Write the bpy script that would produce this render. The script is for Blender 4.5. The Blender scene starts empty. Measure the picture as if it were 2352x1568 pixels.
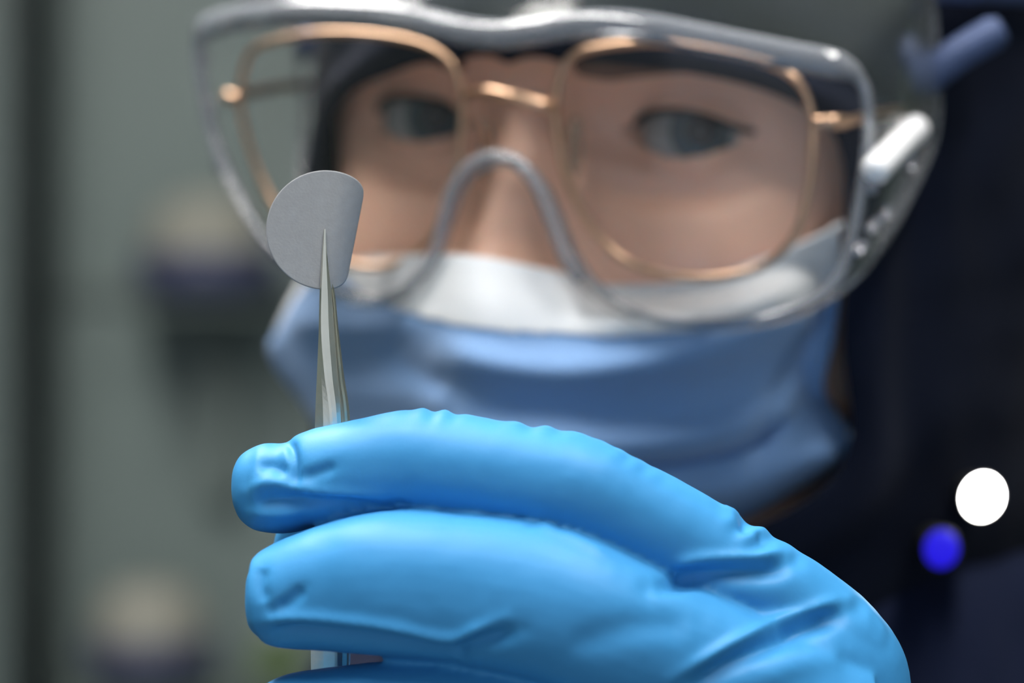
import bpy, bmesh, math, random
import numpy as np
from mathutils import Vector, Matrix, noise

sc = bpy.context.scene
COL = sc.collection
random.seed(4)

# ------------------------------------------------------------------ camera, world, exposure
F = 100.0 / 36.0 * 2352.0                      # focal length in photo pixels (100 mm on a 36 mm sensor)
CAMZ = 1.55
cam_d = bpy.data.cameras.new('camera'); cam = bpy.data.objects.new('camera', cam_d); COL.objects.link(cam)
cam.location = (0, 0, CAMZ); cam.rotation_euler = (math.pi / 2, 0, 0)
cam_d.lens = 100; cam_d.sensor_width = 36; cam_d.clip_start = 0.02; cam_d.clip_end = 50
cam_d.dof.use_dof = True; cam_d.dof.focus_distance = 0.463; cam_d.dof.aperture_fstop = 8.6
sc.camera = cam
sc.view_settings.view_transform = 'Standard'; sc.view_settings.look = 'None'
sc.view_settings.exposure = 0.50; sc.view_settings.gamma = 1.0
try: sc.view_settings.use_curve_mapping = False
except Exception: pass
w = bpy.data.worlds.new('world'); sc.world = w; w.use_nodes = True
w.node_tree.nodes['Background'].inputs[0].default_value = (0.80, 0.90, 1.0, 1)
w.node_tree.nodes['Background'].inputs[1].default_value = 0.44
LAMP = 22.0                                    # radiance of the ceiling panels

# ------------------------------------------------------------------ helpers
def V3(a): return np.array(a, float)
def W(px, py, d):
    """camera-space point in mm seen at photo pixel (px,py), d mm in front of the lens"""
    return V3([(px - 1176) / F * d, d, (784 - py) / F * d])
def world(P):
    P = np.asarray(P, float) / 1000.0
    return P + V3([0, 0, CAMZ])
# head frame: x to the image right, y out of the face, z up, mm, origin midway between the eyes
yaw, roll, pitch = math.radians(27.5), math.radians(5.5), math.radians(-9.4)
cy, sy = math.cos(yaw), math.sin(yaw); cp, sp = math.cos(pitch), math.sin(pitch); cr_, sr_ = math.cos(roll), math.sin(roll)
HR = V3([[cr_, 0, sr_], [0, 1, 0], [-sr_, 0, cr_]]) @ V3([[cy, -sy, 0], [-sy, -cy, 0], [0, 0, 1]]) @ V3([[1, 0, 0], [0, cp, -sp], [0, sp, cp]])
HT = V3([5.6, 603, 45.3])
def H(P): return np.asarray(P, float) @ HR.T + HT
def ray(px, py):
    o = HR.T @ (-HT); d = HR.T @ W(px, py, 1.0)
    return o, d
def on_surf(px, py, surf):
    """first hit of the pixel ray with the head-frame surface y = surf(x, z); nearest approach if missed"""
    o, d = ray(px, py)
    t = np.linspace(480, 760, 1400)
    P = o[None] + t[:, None] * d[None]
    g = P[:, 1] - surf(P[:, 0], P[:, 2])
    g = np.where(np.isnan(g), 1e3, g)
    s = np.where((g[:-1] > 0) & (g[1:] <= 0))[0]
    if len(s):
        i = s[0]; k = g[i] / (g[i] - g[i + 1]); return P[i] + k * (P[i + 1] - P[i])
    return P[np.argmin(np.abs(g))]
def spline(pts, n, closed=False):
    P = np.asarray(pts, float); m = len(P); out = []
    segs = m if closed else m - 1
    tt = np.linspace(0, segs, n, endpoint=not closed)
    for t in tt:
        i = min(int(t), segs - 1); f = t - i
        if closed: a, b, c, d = P[(i - 1) % m], P[i % m], P[(i + 1) % m], P[(i + 2) % m]
        else: b, c = P[i], P[i + 1]; a = P[i - 1] if i > 0 else 2 * b - c; d = P[i + 2] if i + 2 < m else 2 * c - b
        out.append(0.5 * ((2 * b) + (c - a) * f + (2 * a - 5 * b + 4 * c - d) * f * f + (3 * b - a - 3 * c + d) * f ** 3))
    return np.array(out)
def interp(x, xs, ys):
    xs, ys = np.array(xs, float), np.array(ys, float)
    o = np.argsort(xs); xs, ys = xs[o], ys[o]
    # smooth interpolation
    m = np.gradient(ys, xs); x = np.clip(x, xs[0], xs[-1])
    i = np.clip(np.searchsorted(xs, x) - 1, 0, len(xs) - 2)
    h = xs[i + 1] - xs[i]; t = (x - xs[i]) / h
    return (2*t**3-3*t**2+1)*ys[i] + (t**3-2*t**2+t)*h*m[i] + (-2*t**3+3*t**2)*ys[i+1] + (t**3-t**2)*h*m[i+1]
def gs(x, s): return np.exp(-(x / s) ** 2)

def make(name, verts, faces, mat, parent=None, smooth=True, unit='mm'):
    v = world(verts) if unit == 'mm' else np.asarray(verts, float)
    root = parent
    while root is not None and root.parent is not None: root = root.parent
    if root is not None: v = v - np.array(root.location)
    me = bpy.data.meshes.new(name); me.from_pydata([tuple(p) for p in v], [], [tuple(int(i) for i in f) for f in faces]); me.update()
    bm = bmesh.new(); bm.from_mesh(me); bmesh.ops.recalc_face_normals(bm, faces=bm.faces); bm.to_mesh(me); bm.free()
    if smooth:
        for p in me.polygons: p.use_smooth = True
    o = bpy.data.objects.new(name, me); COL.objects.link(o)
    if mat: me.materials.append(mat)
    if parent is not None: o.parent = parent
    return o
def thing(name, label, cat, loc, group=None):
    o = bpy.data.objects.new(name, None); o.empty_display_size = 0.02; COL.objects.link(o)
    o.location = tuple(loc); o['label'] = label; o['category'] = cat
    if group: o['group'] = group
    return o
def tag(o, label=None, cat=None, group=None, kind=None):
    for k, v in (('label', label), ('category', cat), ('group', group), ('kind', kind)):
        if v: o[k] = v
    return o
class MB:
    def __init__(s): s.v = []; s.f = []
    def add(s, v, f):
        n = len(s.v); s.v += [tuple(p) for p in v]; s.f += [tuple(i + n for i in q) for q in f]; return s
    def loft(s, rings, closed=True, caps=True):
        k = len(rings[0]); v = [p for r in rings for p in r]; f = []
        for i in range(len(rings) - 1):
            for j in range(k if closed else k - 1):
                a, b = i * k + j, i * k + (j + 1) % k
                f.append((a, b, b + k, a + k))
        if caps and closed:
            f.append(tuple(range(k))); f.append(tuple(range((len(rings) - 1) * k, len(rings) * k)))
        return s.add(v, f)
    def box(s, x0, x1, y0, y1, z0, z1, b=0.0):
        if b <= 0:
            v = [(x, y, z) for x in (x0, x1) for y in (y0, y1) for z in (z0, z1)]
            return s.add(v, [(0, 1, 3, 2), (4, 6, 7, 5), (0, 4, 5, 1), (2, 3, 7, 6), (0, 2, 6, 4), (1, 5, 7, 3)])
        bm = bmesh.new(); bmesh.ops.create_cube(bm, size=1)
        bmesh.ops.scale(bm, vec=(x1 - x0, y1 - y0, z1 - z0), verts=bm.verts)
        bmesh.ops.translate(bm, vec=((x0 + x1) / 2, (y0 + y1) / 2, (z0 + z1) / 2), verts=bm.verts)
        bmesh.ops.bevel(bm, geom=bm.edges[:], offset=b, segments=2, affect='EDGES')
        bm.verts.index_update(); v = [tuple(p.co) for p in bm.verts]; f = [tuple(q.index for q in g.verts) for g in bm.faces]; bm.free()
        return s.add(v, f)
    def tube(s, pts, rad, k=12, closed=False, flat=(1, 1), upv=None):
        P = np.asarray(pts, float); n = len(P)
        rad = np.broadcast_to(np.asarray(rad, float), (n,))
        T = np.roll(P, -1, 0) - np.roll(P, 1, 0) if closed else np.gradient(P, axis=0)
        T /= np.linalg.norm(T, axis=1)[:, None] + 1e-12
        rings = []; up = V3(upv) if upv is not None else V3([0.1, 0.2, 1.0])
        for i in range(n):
            if upv is None and abs(np.dot(up, T[i])) > 0.95 * np.linalg.norm(up): up = V3([1, 0.3, 0.1])
            u = up - np.dot(up, T[i]) * T[i]; u /= np.linalg.norm(u) + 1e-12; v = np.cross(T[i], u)
            if upv is None: up = u
            a = np.linspace(0, 2 * np.pi, k, endpoint=False)
            rings.append(P[i] + rad[i] * (flat[0] * np.cos(a)[:, None] * u + flat[1] * np.sin(a)[:, None] * v))
        if closed: rings.append(rings[0])
        return s.loft(rings, caps=not closed)
    def lathe(s, prof, c, k=40, ax=None):
        rings = []
        for r, z in prof:
            a = np.linspace(0, 2 * np.pi, k, endpoint=False)
            rings.append(np.stack([c[0] + r * np.cos(a), c[1] + r * np.sin(a), np.full(k, c[2] + z)], 1))
        return s.loft(rings)
    def build(s, name, mat, parent=None, smooth=True, unit='mm'): return make(name, s.v, s.f, mat, parent, smooth, unit)
def grid_faces(nr, nc, closed=False):
    f = []
    for i in range(nr - 1):
        for j in range(nc if closed else nc - 1):
            a, b = i * nc + j, i * nc + (j + 1) % nc
            f.append((a, b, b + nc, a + nc))
    return f
def solidify(o, t, off=0.0):
    m = o.modifiers.new('thickness', 'SOLIDIFY'); m.thickness = t; m.offset = off; return o

# ------------------------------------------------------------------ materials
def mat(name, col, rough=0.5, metal=0.0, spec=0.5, var=0.0, scale=40.0, bump=0.0, bscale=300.0, sss=0.0, sssr=(1, .4, .25), coat=0.0, sheen=0.0, trans=0.0, ior=1.5, emit=None, es=0.0):
    m = bpy.data.materials.new(name); m.use_nodes = True; nt = m.node_tree; b = nt.nodes['Principled BSDF']
    I = b.inputs
    I['Base Color'].default_value = (*col, 1); I['Roughness'].default_value = rough; I['Metallic'].default_value = metal
    I['Specular IOR Level'].default_value = spec; I['IOR'].default_value = ior
    I['Coat Weight'].default_value = coat; I['Coat Roughness'].default_value = 0.44
    I['Sheen Weight'].default_value = sheen; I['Transmission Weight'].default_value = trans
    if sss: I['Subsurface Weight'].default_value = sss; I['Subsurface Radius'].default_value = sssr; I['Subsurface Scale'].default_value = 0.004
    if emit: I['Emission Color'].default_value = (*emit, 1); I['Emission Strength'].default_value = es
    tc = nt.nodes.new('ShaderNodeTexCoord')
    if var:
        n = nt.nodes.new('ShaderNodeTexNoise'); n.inputs['Scale'].default_value = scale; n.inputs['Detail'].default_value = 4
        nt.links.new(tc.outputs['Object'], n.inputs['Vector'])
        r = nt.nodes.new('ShaderNodeValToRGB')
        r.color_ramp.elements[0].position = 0.3; r.color_ramp.elements[1].position = 0.7
        r.color_ramp.elements[0].color = (*[c * (1 - var) for c in col], 1); r.color_ramp.elements[1].color = (*[min(1, c * (1 + var)) for c in col], 1)
        nt.links.new(n.outputs['Fac'], r.inputs['Fac']); nt.links.new(r.outputs['Color'], I['Base Color'])
    if bump:
        n2 = nt.nodes.new('ShaderNodeTexNoise'); n2.inputs['Scale'].default_value = bscale; n2.inputs['Detail'].default_value = 5
        nt.links.new(tc.outputs['Object'], n2.inputs['Vector'])
        bp = nt.nodes.new('ShaderNodeBump'); bp.inputs['Strength'].default_value = bump; bp.inputs['Distance'].default_value = 0.001
        nt.links.new(n2.outputs['Fac'], bp.inputs['Height']); nt.links.new(bp.outputs['Normal'], I['Normal'])
    return m
def clear(name, tint, body, fac, rough=0.1, spec=0.5, facing=0.0):
    """clear plastic: see-through tint mixed with a faint body colour and a fresnel shine"""
    m = bpy.data.materials.new(name); m.use_nodes = True; nt = m.node_tree; N = nt.nodes; N.clear()
    out = N.new('ShaderNodeOutputMaterial'); tr = N.new('ShaderNodeBsdfTransparent'); tr.inputs[0].default_value = (*tint, 1)
    df = N.new('ShaderNodeBsdfDiffuse'); df.inputs[0].default_value = (*body, 1)
    gl = N.new('ShaderNodeBsdfGlossy'); gl.inputs['Roughness'].default_value = rough; gl.inputs[0].default_value = (1, 1, 1, 1)
    mx = N.new('ShaderNodeMixShader'); mx.inputs[0].default_value = fac
    nt.links.new(tr.outputs[0], mx.inputs[1]); nt.links.new(df.outputs[0], mx.inputs[2])
    if facing:
        lw = N.new('ShaderNodeLayerWeight'); lw.inputs['Blend'].default_value = 0.3
        ma = N.new('ShaderNodeMath'); ma.operation = 'MULTIPLY_ADD'; ma.inputs[1].default_value = facing; ma.inputs[2].default_value = fac; ma.use_clamp = True
        nt.links.new(lw.outputs['Facing'], ma.inputs[0]); nt.links.new(ma.outputs[0], mx.inputs[0])
    fr = N.new('ShaderNodeFresnel'); fr.inputs[0].default_value = 1.12 + 0.5 * spec
    m2 = N.new('ShaderNodeMixShader'); nt.links.new(fr.outputs[0], m2.inputs[0]); nt.links.new(mx.outputs[0], m2.inputs[1]); nt.links.new(gl.outputs[0], m2.inputs[2])
    nt.links.new(m2.outputs[0], out.inputs[0])
    return m
M = {}
M['skin'] = mat('skin', (0.84, 0.52, 0.385), 0.42, spec=0.45, var=0.07, scale=30, bump=0.15, bscale=900, sss=0.15)
M['brow'] = mat('brow_hair', (0.17, 0.10, 0.07), 0.8, var=0.3, scale=600)
M['lash'] = mat('lashes', (0.02, 0.012, 0.01), 0.8)
M['sclera'] = mat('sclera', (0.30, 0.31, 0.31), 0.25, spec=0.4)
M['iris'] = mat('iris', (0.028, 0.052, 0.062), 0.3, var=0.4, scale=900, coat=0.4)
M['pupil'] = mat('pupil', (0.005, 0.005, 0.006), 0.2)
M['glove'] = mat('nitrile', (0.045, 0.27, 0.58), 0.50, spec=0.28, var=0.03, scale=25, bump=0.04, bscale=1600, sss=0.0)
M['navy'] = mat('navy_fabric', (0.0035, 0.0062, 0.017), 0.85, spec=0.12, var=0.25, scale=20, bump=0.3, bscale=700, sheen=0.03)
M['suit'] = mat('suit_fabric', (0.0055, 0.0095, 0.030), 0.85, spec=0.12, var=0.2, scale=14, bump=0.3, bscale=700, sheen=0.03)
M['strap'] = mat('strap_elastic', (0.035, 0.055, 0.13), 0.7, var=0.15, scale=200, bump=0.3, bscale=1200)
M['loop'] = mat('strap_loop', (0.050, 0.080, 0.18), 0.6, var=0.15, scale=200)
M['mask'] = mat('mask_blue', (0.195, 0.335, 0.58), 0.85, spec=0.2, var=0.04, scale=30, bump=0.25, bscale=1400, sheen=0.2)
M['maskw'] = mat('mask_white', (0.78, 0.80, 0.82), 0.8, spec=0.2, var=0.04, scale=60, bump=0.25, bscale=1400)
M['gold'] = mat('gold_metal', (0.68, 0.44, 0.29), 0.33, metal=1.0, var=0.05)
M['silicone'] = clear('silicone', (0.9, 0.88, 0.82), (0.7, 0.65, 0.55), 0.25, 0.2, facing=0.3)
M['specs'] = clear('spectacle_glass', (0.96, 0.94, 0.93), (0.3, 0.4, 0.5), 0.0, 0.02, 0.5)
M['lens'] = clear('goggle_lens', (0.985, 0.98, 0.98), (0.6, 0.6, 0.62), 0.008, 0.05, 0.3)
M['frame'] = clear('goggle_frame', (0.92, 0.93, 0.95), (0.66, 0.70, 0.78), 0.16, 0.07, 1.0, facing=0.40)
M['skirt'] = clear('goggle_skirt', (0.98, 0.985, 0.985), (0.34, 0.40, 0.37), 0.0, 0.12, -0.1, facing=0.11)
M['vent'] = clear('goggle_vent', (0.9, 0.9, 0.93), (0.7, 0.72, 0.85), 0.12, 0.08, 0.9)
M['vent_glint'] = mat('vent_glint_white', (0.96, 0.96, 0.98), 0.2, spec=1.0, coat=1.0)  # near-white base colour paints in the bright glint on the right vent
M['paper'] = mat('filter_paper', (0.31, 0.32, 0.335), 0.9, spec=0.1, var=0.04, scale=700, bump=0.06, bscale=2500)
M['steel'] = mat('steel', (0.80, 0.78, 0.69), 0.33, metal=1.0, var=0.05, scale=300, bump=0.05, bscale=900)
M['wall'] = mat('wall_paint', (0.15, 0.19, 0.18), 0.6, var=0.04, scale=1.5)
M['cab'] = mat('cabinet_paint', (0.165, 0.21, 0.20), 0.45, var=0.05, scale=2.0)
M['dark'] = mat('dark_frame', (0.028, 0.041, 0.040), 0.6, var=0.1)
M['rail'] = mat('rail_grey', (0.13, 0.165, 0.155), 0.5, var=0.05)
M['cream'] = mat('cream_cloth', (0.33, 0.325, 0.28), 0.85, var=0.1, scale=20)
M['bowl'] = mat('navy_plastic', (0.050, 0.058, 0.125), 0.5, var=0.1)
M['white'] = mat('white_paint', (0.55, 0.58, 0.57), 0.6, var=0.03, scale=3)
M['floor'] = mat('floor_vinyl', (0.18, 0.20, 0.20), 0.35, var=0.06, scale=4)
M['green'] = mat('green_plastic', (0.10, 0.16, 0.05), 0.5, var=0.1)
M['black'] = mat('black_plastic', (0.012, 0.012, 0.014), 0.5, var=0.1)
M['lampw'] = mat('lamp_panel', (0.9, 0.9, 0.9), 0.5, emit=(1.0, 0.97, 0.93), es=LAMP)
M['ledw'] = mat('white_lamp', (0.9, 0.9, 0.9), 0.4, emit=(1.0, 0.98, 0.96), es=30.0)
M['ledb'] = mat('blue_lamp', (0.01, 0.01, 0.10), 0.6, spec=0.1, emit=(0.012, 0.006, 0.50), es=1.0)

# ------------------------------------------------------------------ the room
def slab(name, x0, x1, y0, y1, z0, z1, m, kind='structure'):
    return tag(MB().box(x0, x1, y0, y1, z0, z1).build(name, m, unit='m', smooth=False), kind=kind)
slab('floor', -1.7, 1.9, -1.5, 2.9, -0.05, 0.0, M['floor'])
slab('ceiling', -1.7, 1.9, -1.5, 2.9, 2.70, 2.78, M['white'])
slab('wall_back', -1.7, 1.9, 2.82, 2.9, 0.0, 2.70, M['wall'])
slab('wall_left', -1.78, -1.7, -1.5, 2.9, 0.0, 2.70, M['wall'])
slab('wall_right', 1.9, 1.98, -1.5, 2.9, 0.0, 2.70, M['wall'])
def ceiling_light(x, y, lx, ly, label):
    t = thing('ceiling_light', label, 'light', (x, y, 2.70), 'ceiling light panels')
    f = MB()
    for a in ((x-lx/2-.03, x-lx/2, y-ly/2-.03, y+ly/2+.03), (x+lx/2, x+lx/2+.03, y-ly/2-.03, y+ly/2+.03), (x-lx/2, x+lx/2, y-ly/2-.03, y-ly/2), (x-lx/2, x+lx/2, y+ly/2, y+ly/2+.03)):
        f.box(*a, 2.655, 2.70)
    f.build('frame', M['white'], t, False, 'm')
    MB().box(x-lx/2, x+lx/2, y-ly/2, y+ly/2, 2.665, 2.695).build('diffuser', M['lampw'], t, False, 'm')
ceiling_light(-0.42, 0.15, 0.20, 1.0, 'narrow ceiling light panel above the left of the camera')
ceiling_light(0.40, 0.15, 0.20, 1.0, 'narrow ceiling light panel above the right of the camera')
ceiling_light(-0.5, 1.1, 0.28, 1.0, 'unseen ceiling light panel added to brighten the back cabinet')  # added lamp, out of view, lifts the brightness of the background

# grey-green cabinet behind the person, at the left of the view
cb = thing('storage_cabinet', 'blurred grey-green open storage cabinet with dark uprights at the back left', 'cabinet', (-0.35, 2.6, 0))
MB().box(-1.05, 0.42, 2.66, 2.70, 0.05, 2.3).build('back_panel', M['cab'], cb, False, 'm')
def cx(px, d): return (px - 1176) / F * d
def cz(py, d): return CAMZ + (784 - py) / F * d
D0 = 2.45
MB().box(cx(12, D0)-.004, cx(56, D0)-.004, D0, D0+.25, 0, 2.3, .004).build('upright', M['dark'], cb, False, 'm')
MB().box(0.36, 0.42, D0, D0+.25, 0, 2.3, .004).build('upright', M['dark'], cb, False, 'm')
MB().box(-1.05, -1.0, D0, D0+.25, 0, 2.3, .004).build('upright', M['dark'], cb, False, 'm')
for zz in (0.55, 0.1, 2.27):
    MB().box(cx(56, D0)-.004, 0.36, D0+.05, 2.66, zz-.012, zz, .003).build('shelf', M['cab'], cb, False, 'm')
for px_, rr_, pyy in ((480, 175, 700), (440, 260, 1575)):
    zz = cz(pyy, 2.575)
    MB().box(cx(px_ - rr_, 2.575), cx(px_ + rr_, 2.575), 2.505, 2.66, zz-.006, zz, .002).build('tray_shelf', M['rail'], cb, False, 'm')
    MB().box(cx(px_ - 20, 2.6), cx(px_ + 62, 2.6), 2.62, 2.66, zz-.18, zz-.006, .004).build('shelf_bracket', M['rail'], cb, False, 'm')
MB().box(cx(66, 2.6), cx(700, 2.6), 2.65, 2.663, cz(690, 2.65), cz(650, 2.65), .002).build('rail', M['rail'], cb, False, 'm')
def basin(px, py, rpx, d, label):
    x, z, r = cx(px, d), cz(py, d), rpx / F * d
    t = thing('basin', label, 'bowl', (x, d, z), 'navy basins of cream cloth in the cabinet')
    MB().lathe([(r*.62, 0), (r*.85, r*.10), (r*1.0, r*.35), (r*1.04, r*.66), (r*.98, r*.66), (r*.93, r*.38), (r*.78, r*.18), (r*.01, r*.16)], (x, d, z)).build('shell', M['bowl'], t, unit='m')
    return t, x, z, r
for px, py, rp, lab, lc in ((480, 696, 165, 'navy plastic basin on the upper cabinet shelf', 'pale cream folded cloth heaped in the upper basin'),
                        (345, 1568, 150, 'navy plastic basin on the lower cabinet shelf at the bottom left', 'pale cream folded cloth heaped in the lower basin')):
    t, x, z, r = basin(px, py, rp, 2.575, lab)
    prof = [(r*.45, r*.20), (r*.70, r*.28), (r*.84, r*.75), (r*.78, r*1.15), (r*.55, r*1.45), (r*.02, r*1.55)]
    mb = MB().lathe(prof, (x, 2.575, z), 48)
    mb.v = [(a + .004*noise.noise(Vector((a*40, b*40, c*40))), b, c + .004*noise.noise(Vector((a*30+9, b*30, c*30)))) for a, b, c in mb.v]
    tag(mb.build('folded_cloth', M['cream'], unit='m'), lc, 'cloth', 'cream cloths in the basins')
gb = thing('green_bottle', 'small blurred green bottle low in the cabinet behind the fingertips', 'bottle', (cx(640, 2.6), 2.6, cz(1575, 2.55)))
MB().lathe([(.001, 0), (.020, 0), (.021, .004), (.021, .030), (.010, .040), (.009, .046), (.001, .046)], (cx(640, 2.6), 2.6, cz(1575, 2.55))).build('body', M['green'], gb, unit='m')
MB().lathe([(.001, .0462), (.0105, .0462), (.0105, .056), (.001, .056)], (cx(640, 2.6), 2.6, cz(1575, 2.55))).build('cap', M['white'], gb, unit='m')

# ------------------------------------------------------------------ head shape functions (head frame, mm)
def y0f(z): return interp(z, [112, 104, 88, 60, 35, 18, 5, -20, -50, -75, -95, -108, -118, -140, -200], [-75, -48, -22, 1, 8, 10, 7, 6, 10, 8, 5, -8, -28, -38, -40])
def af(z): return interp(z, [112, 104, 88, 60, 20, 0, -30, -60, -85, -105, -125, -200], [14, 40, 58, 70, 76, 75, 70, 64, 56, 52, 55, 62])
def face_y(x, z):
    x = np.asarray(x, float); z = np.asarray(z, float)
    a, y0 = af(z), y0f(z); D = y0 + 90; ax = np.abs(x)
    pw = 2.25 + np.where(x < 0, 0.65, 0.22) * np.clip((24 - z) / 16, 0, 1)
    q = np.clip(1 - np.clip(ax / a, 0, 1) ** pw, 0, 1) ** (1 / pw)
    y = y0 - D * (1 - q)
    y = np.where(ax > a, np.nan, y)
    h = interp(z, [30, 12, 5, -2, -10, -20, -30, -38, -44, -50, -56], [0, 1, 2.5, 5, 9, 14, 19, 22, 18, 3, 0])
    wd = interp(z, [12, 0, -20, -36, -46, -56], [7, 7.5, 9.5, 14, 15, 15])
    y = y + h * np.exp(-(ax / wd) ** 2.2)
    y = y + 4.0 * gs(z - 17, 7) * gs(ax - 26, 17)
    y = y - 11.0 * np.exp(-((ax - 31) / 17) ** 2 - (z / 11) ** 2)
    y = y - 4.0 * np.exp(-((ax - 14) / 7) ** 2 - ((z - 1) / 9) ** 2)
    y = y + 5.0 * gs(ax - 42, 19) * gs(z + 30, 15)
    zc = -10.5 - 2.5 * (1 - ((ax - 31) / 17) ** 2)
    y = y - 2.6 * gs(z - zc, 2.6) * gs(ax - 31, 17)
    y = y + 1.6 * gs(z - zc - 5, 2.6) * gs(ax - 31, 14)
    y = y + 3.0 * gs(z + 58, 5) * gs(x, 16) - 1.5 * gs(z + 61, 1.5) * gs(x, 18)     # lips
    # lids over the eyeball, and the almond opening
    ex, ez = ax - 31.5, z
    rr = 12.9 ** 2 - ex ** 2 - ez ** 2
    lid = np.where(rr > 0, -12.6 + np.sqrt(np.maximum(rr, 0)), -99)
    y = np.fmax(y, np.where(np.abs(ez) < 11, lid, -99))
    top = 5.0 * (1 - (np.abs(ex) / 14.0) ** 2.2); bot = -4.6 * (1 - (np.abs(ex) / 14.0) ** 2)
    rr2 = 10.6 ** 2 - ex ** 2 - ez ** 2
    inner = np.where(rr2 > 0, -12.6 + np.sqrt(np.maximum(rr2, 0)), -8)
    y = np.where((np.abs(ex) < 14) & (ez < top) & (ez > bot), np.minimum(y, inner), y)
    return y

# ------------------------------------------------------------------ the person
person = thing('person', 'person in navy hood and coverall, blue mask and clear goggles, holding tweezers before the face', 'person', world(V3([44, 700, 0])) * V3([1, 1, 0]))
# head, neck and chest, one surface
zs = np.concatenate([np.linspace(112, 34, 50), np.linspace(33, -50, 150), np.linspace(-51, -200, 60)])
tf = np.linspace(-1, 1, 241); tb = np.linspace(0, np.pi, 26)[1:-1]
rows = []
for z in zs:
    a = float(af(z)); xf = a * np.sign(tf) * (1 - (1 - np.abs(tf)) ** 1.35)
    xf = np.clip(xf, -a * .9999, a * .9999)
    yf = face_y(xf, np.full_like(xf, z)); yf = np.where(np.isnan(yf), -90, yf)
    bb = float(interp(z, [112, 104, 60, 0, -60, -120, -200], [12, 45, 88, 96, 75, 45, 42]))
    xb = a * np.cos(tb); yb = -90 - bb * np.sin(tb)
    rows.append(H(np.concatenate([np.stack([xf, yf, np.full_like(xf, z)], 1), np.stack([xb, yb, np.full_like(xb, z)], 1)])))
# continue into the chest in body space
n = len(rows[0])
ang = np.array([math.atan2(p[0] - 44, -(p[1] - 700)) for p in rows[-1]])
for zz, wx, wy in ((-175, 75, 62), (-195, 130, 78), (-230, 165, 90), (-300, 165, 98), (-420, 150, 95)):
    rows.append(np.stack([44 + wx * np.sin(ang), 700 - wy * np.cos(ang), np.full(n, zz)], 1))
MB().loft(rows).build('body', M['skin'], person)

# eyes
look = HR.T @ (V3([0, 0, 0]) - H([0, -12.6, 0])); look /= np.linalg.norm(look)
for s in (-1, 1):
    c = V3([31.5 * s, -12.4, 0])
    a1 = look; u = np.cross(a1, [0, 0, 1.0]); u /= np.linalg.norm(u); v = np.cross(u, a1)
    def eyecap(r, th0, th1, nr=10, k=40):
        rings = []
        for th in np.linspace(th0, th1, nr):
            ph = np.linspace(0, 2 * np.pi, k, endpoint=False)
            rings.append(H(c + r * (math.cos(th) * a1 + math.sin(th) * (np.cos(ph)[:, None] * u + np.sin(ph)[:, None] * v))))
        return rings
    e = MB().loft(eyecap(12.0, 0.45, math.pi * .98, 22)).build('eyeball', M['sclera'], person)
    MB().loft(eyecap(12.1, 0.24, 0.55, 6), caps=False).build('iris', M['iris'], e)
    MB().loft(eyecap(12.12, 0.005, 0.25, 4)).build('pupil', M['pupil'], e)
    # lashes along the upper lid
    ls = []
    for q in np.linspace(-13.2, 13.2, 30):
        zt = 5.0 * (1 - (abs(q) / 14.0) ** 2.2); r2 = max(13.2 ** 2 - q * q - zt * zt, 0)
        ls.append((31.5 * s + q, -12.4 + math.sqrt(r2) + .1, zt))
    MB().tube(H(ls), 0.75, 8).build('eyelashes', M['lash'], person)
    # eyebrow
    xs = np.linspace(13, 52, 40); br = MB(); rngs = []
    for x in xs:
        zc = 13.5 + 3.2 * math.sin((x - 13) / 39 * math.pi * .8); hh = 3.6 * math.sin(min(1, (x - 10) / 12) * math.pi / 2) * (1 - ((x - 13) / 42) ** 4) + .3
        zz = np.linspace(zc - hh, zc + hh, 9); off = 0.9 * np.sqrt(np.clip(1 - np.linspace(-1, 1, 9) ** 2, 0, 1)) + 0.05
        yy = face_y(np.full(9, x), zz) + off
        rngs.append(H(np.stack([np.full(9, x * s), yy, zz], 1)))
    make('eyebrow', [p for r in rngs for p in r], grid_faces(40, 9), M['brow'], person)

# hood: shell grown back from the face opening
HC = V3([0, -88, 4])
def hood_r(d):
    x, y, z = d[..., 0], d[..., 1], d[..., 2]
    # solve implicit |x/92|^2+|y/..|^2+|z/..|^p = 1 along ray by bisection
    lo = np.full(x.shape, 20.0); hi = np.full(x.shape, 260.0)
    for _ in range(34):
        r = (lo + hi) / 2
        X, Y, Z = r * x, r * y, r * z
        fx = np.where(X > 0, 93.0, 91.0); fy = np.where(Y > 0, 105.0, 112.0)
        g = (X / fx) ** 2 + (Y / fy) ** 2 + np.where(Z > 0, np.abs(Z / 118.0) ** 2.3, np.abs(Z / 158.0) ** 4)
        lo = np.where(g < 1, r, lo); hi = np.where(g < 1, hi, r)
    return (lo + hi) / 2
def hood_hit(px, py):
    o, d = ray(px, py); t = np.linspace(470, 760, 1500); P = o + t[:, None] * d - HC
    n_ = np.linalg.norm(P, axis=1); g = n_ - hood_r(P / n_[:, None])
    s = np.where((g[:-1] > 0) & (g[1:] <= 0))[0]
    return P[s[0]] if len(s) else P[np.argmin(g)]
open_px = [(1170, 150), (1300, 150), (1450, 160), (1600, 175), (1750, 205), (1850, 245), (1925, 300), (1940, 400), (1940, 520), (1940, 680), (1930, 800), (1940, 900), (1985, 1030), (1830, 1170), (1600, 1230), (1350, 1260), (1100, 1190),
           (900, 1100), (780, 1000), (722, 880), (700, 760), (705, 640), (715, 520), (735, 420), (748, 320), (775, 250), (825, 205), (900, 178), (1040, 155)]
ta, aa = [], []
for p in open_px:
    q = hood_hit(*p); q = q / np.linalg.norm(q)
    ta.append(math.atan2(q[2], q[0])); aa.append(math.acos(q[1]))
o_ = np.argsort(ta); ta = np.array(ta)[o_]; aa = np.array(aa)[o_]
NT, NS = 260, 120
tt = np.linspace(-np.pi, np.pi, NT, endpoint=False)
al0 = np.interp(tt, np.concatenate([ta - 2*np.pi, ta, ta + 2*np.pi]), np.tile(aa, 3))
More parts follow.
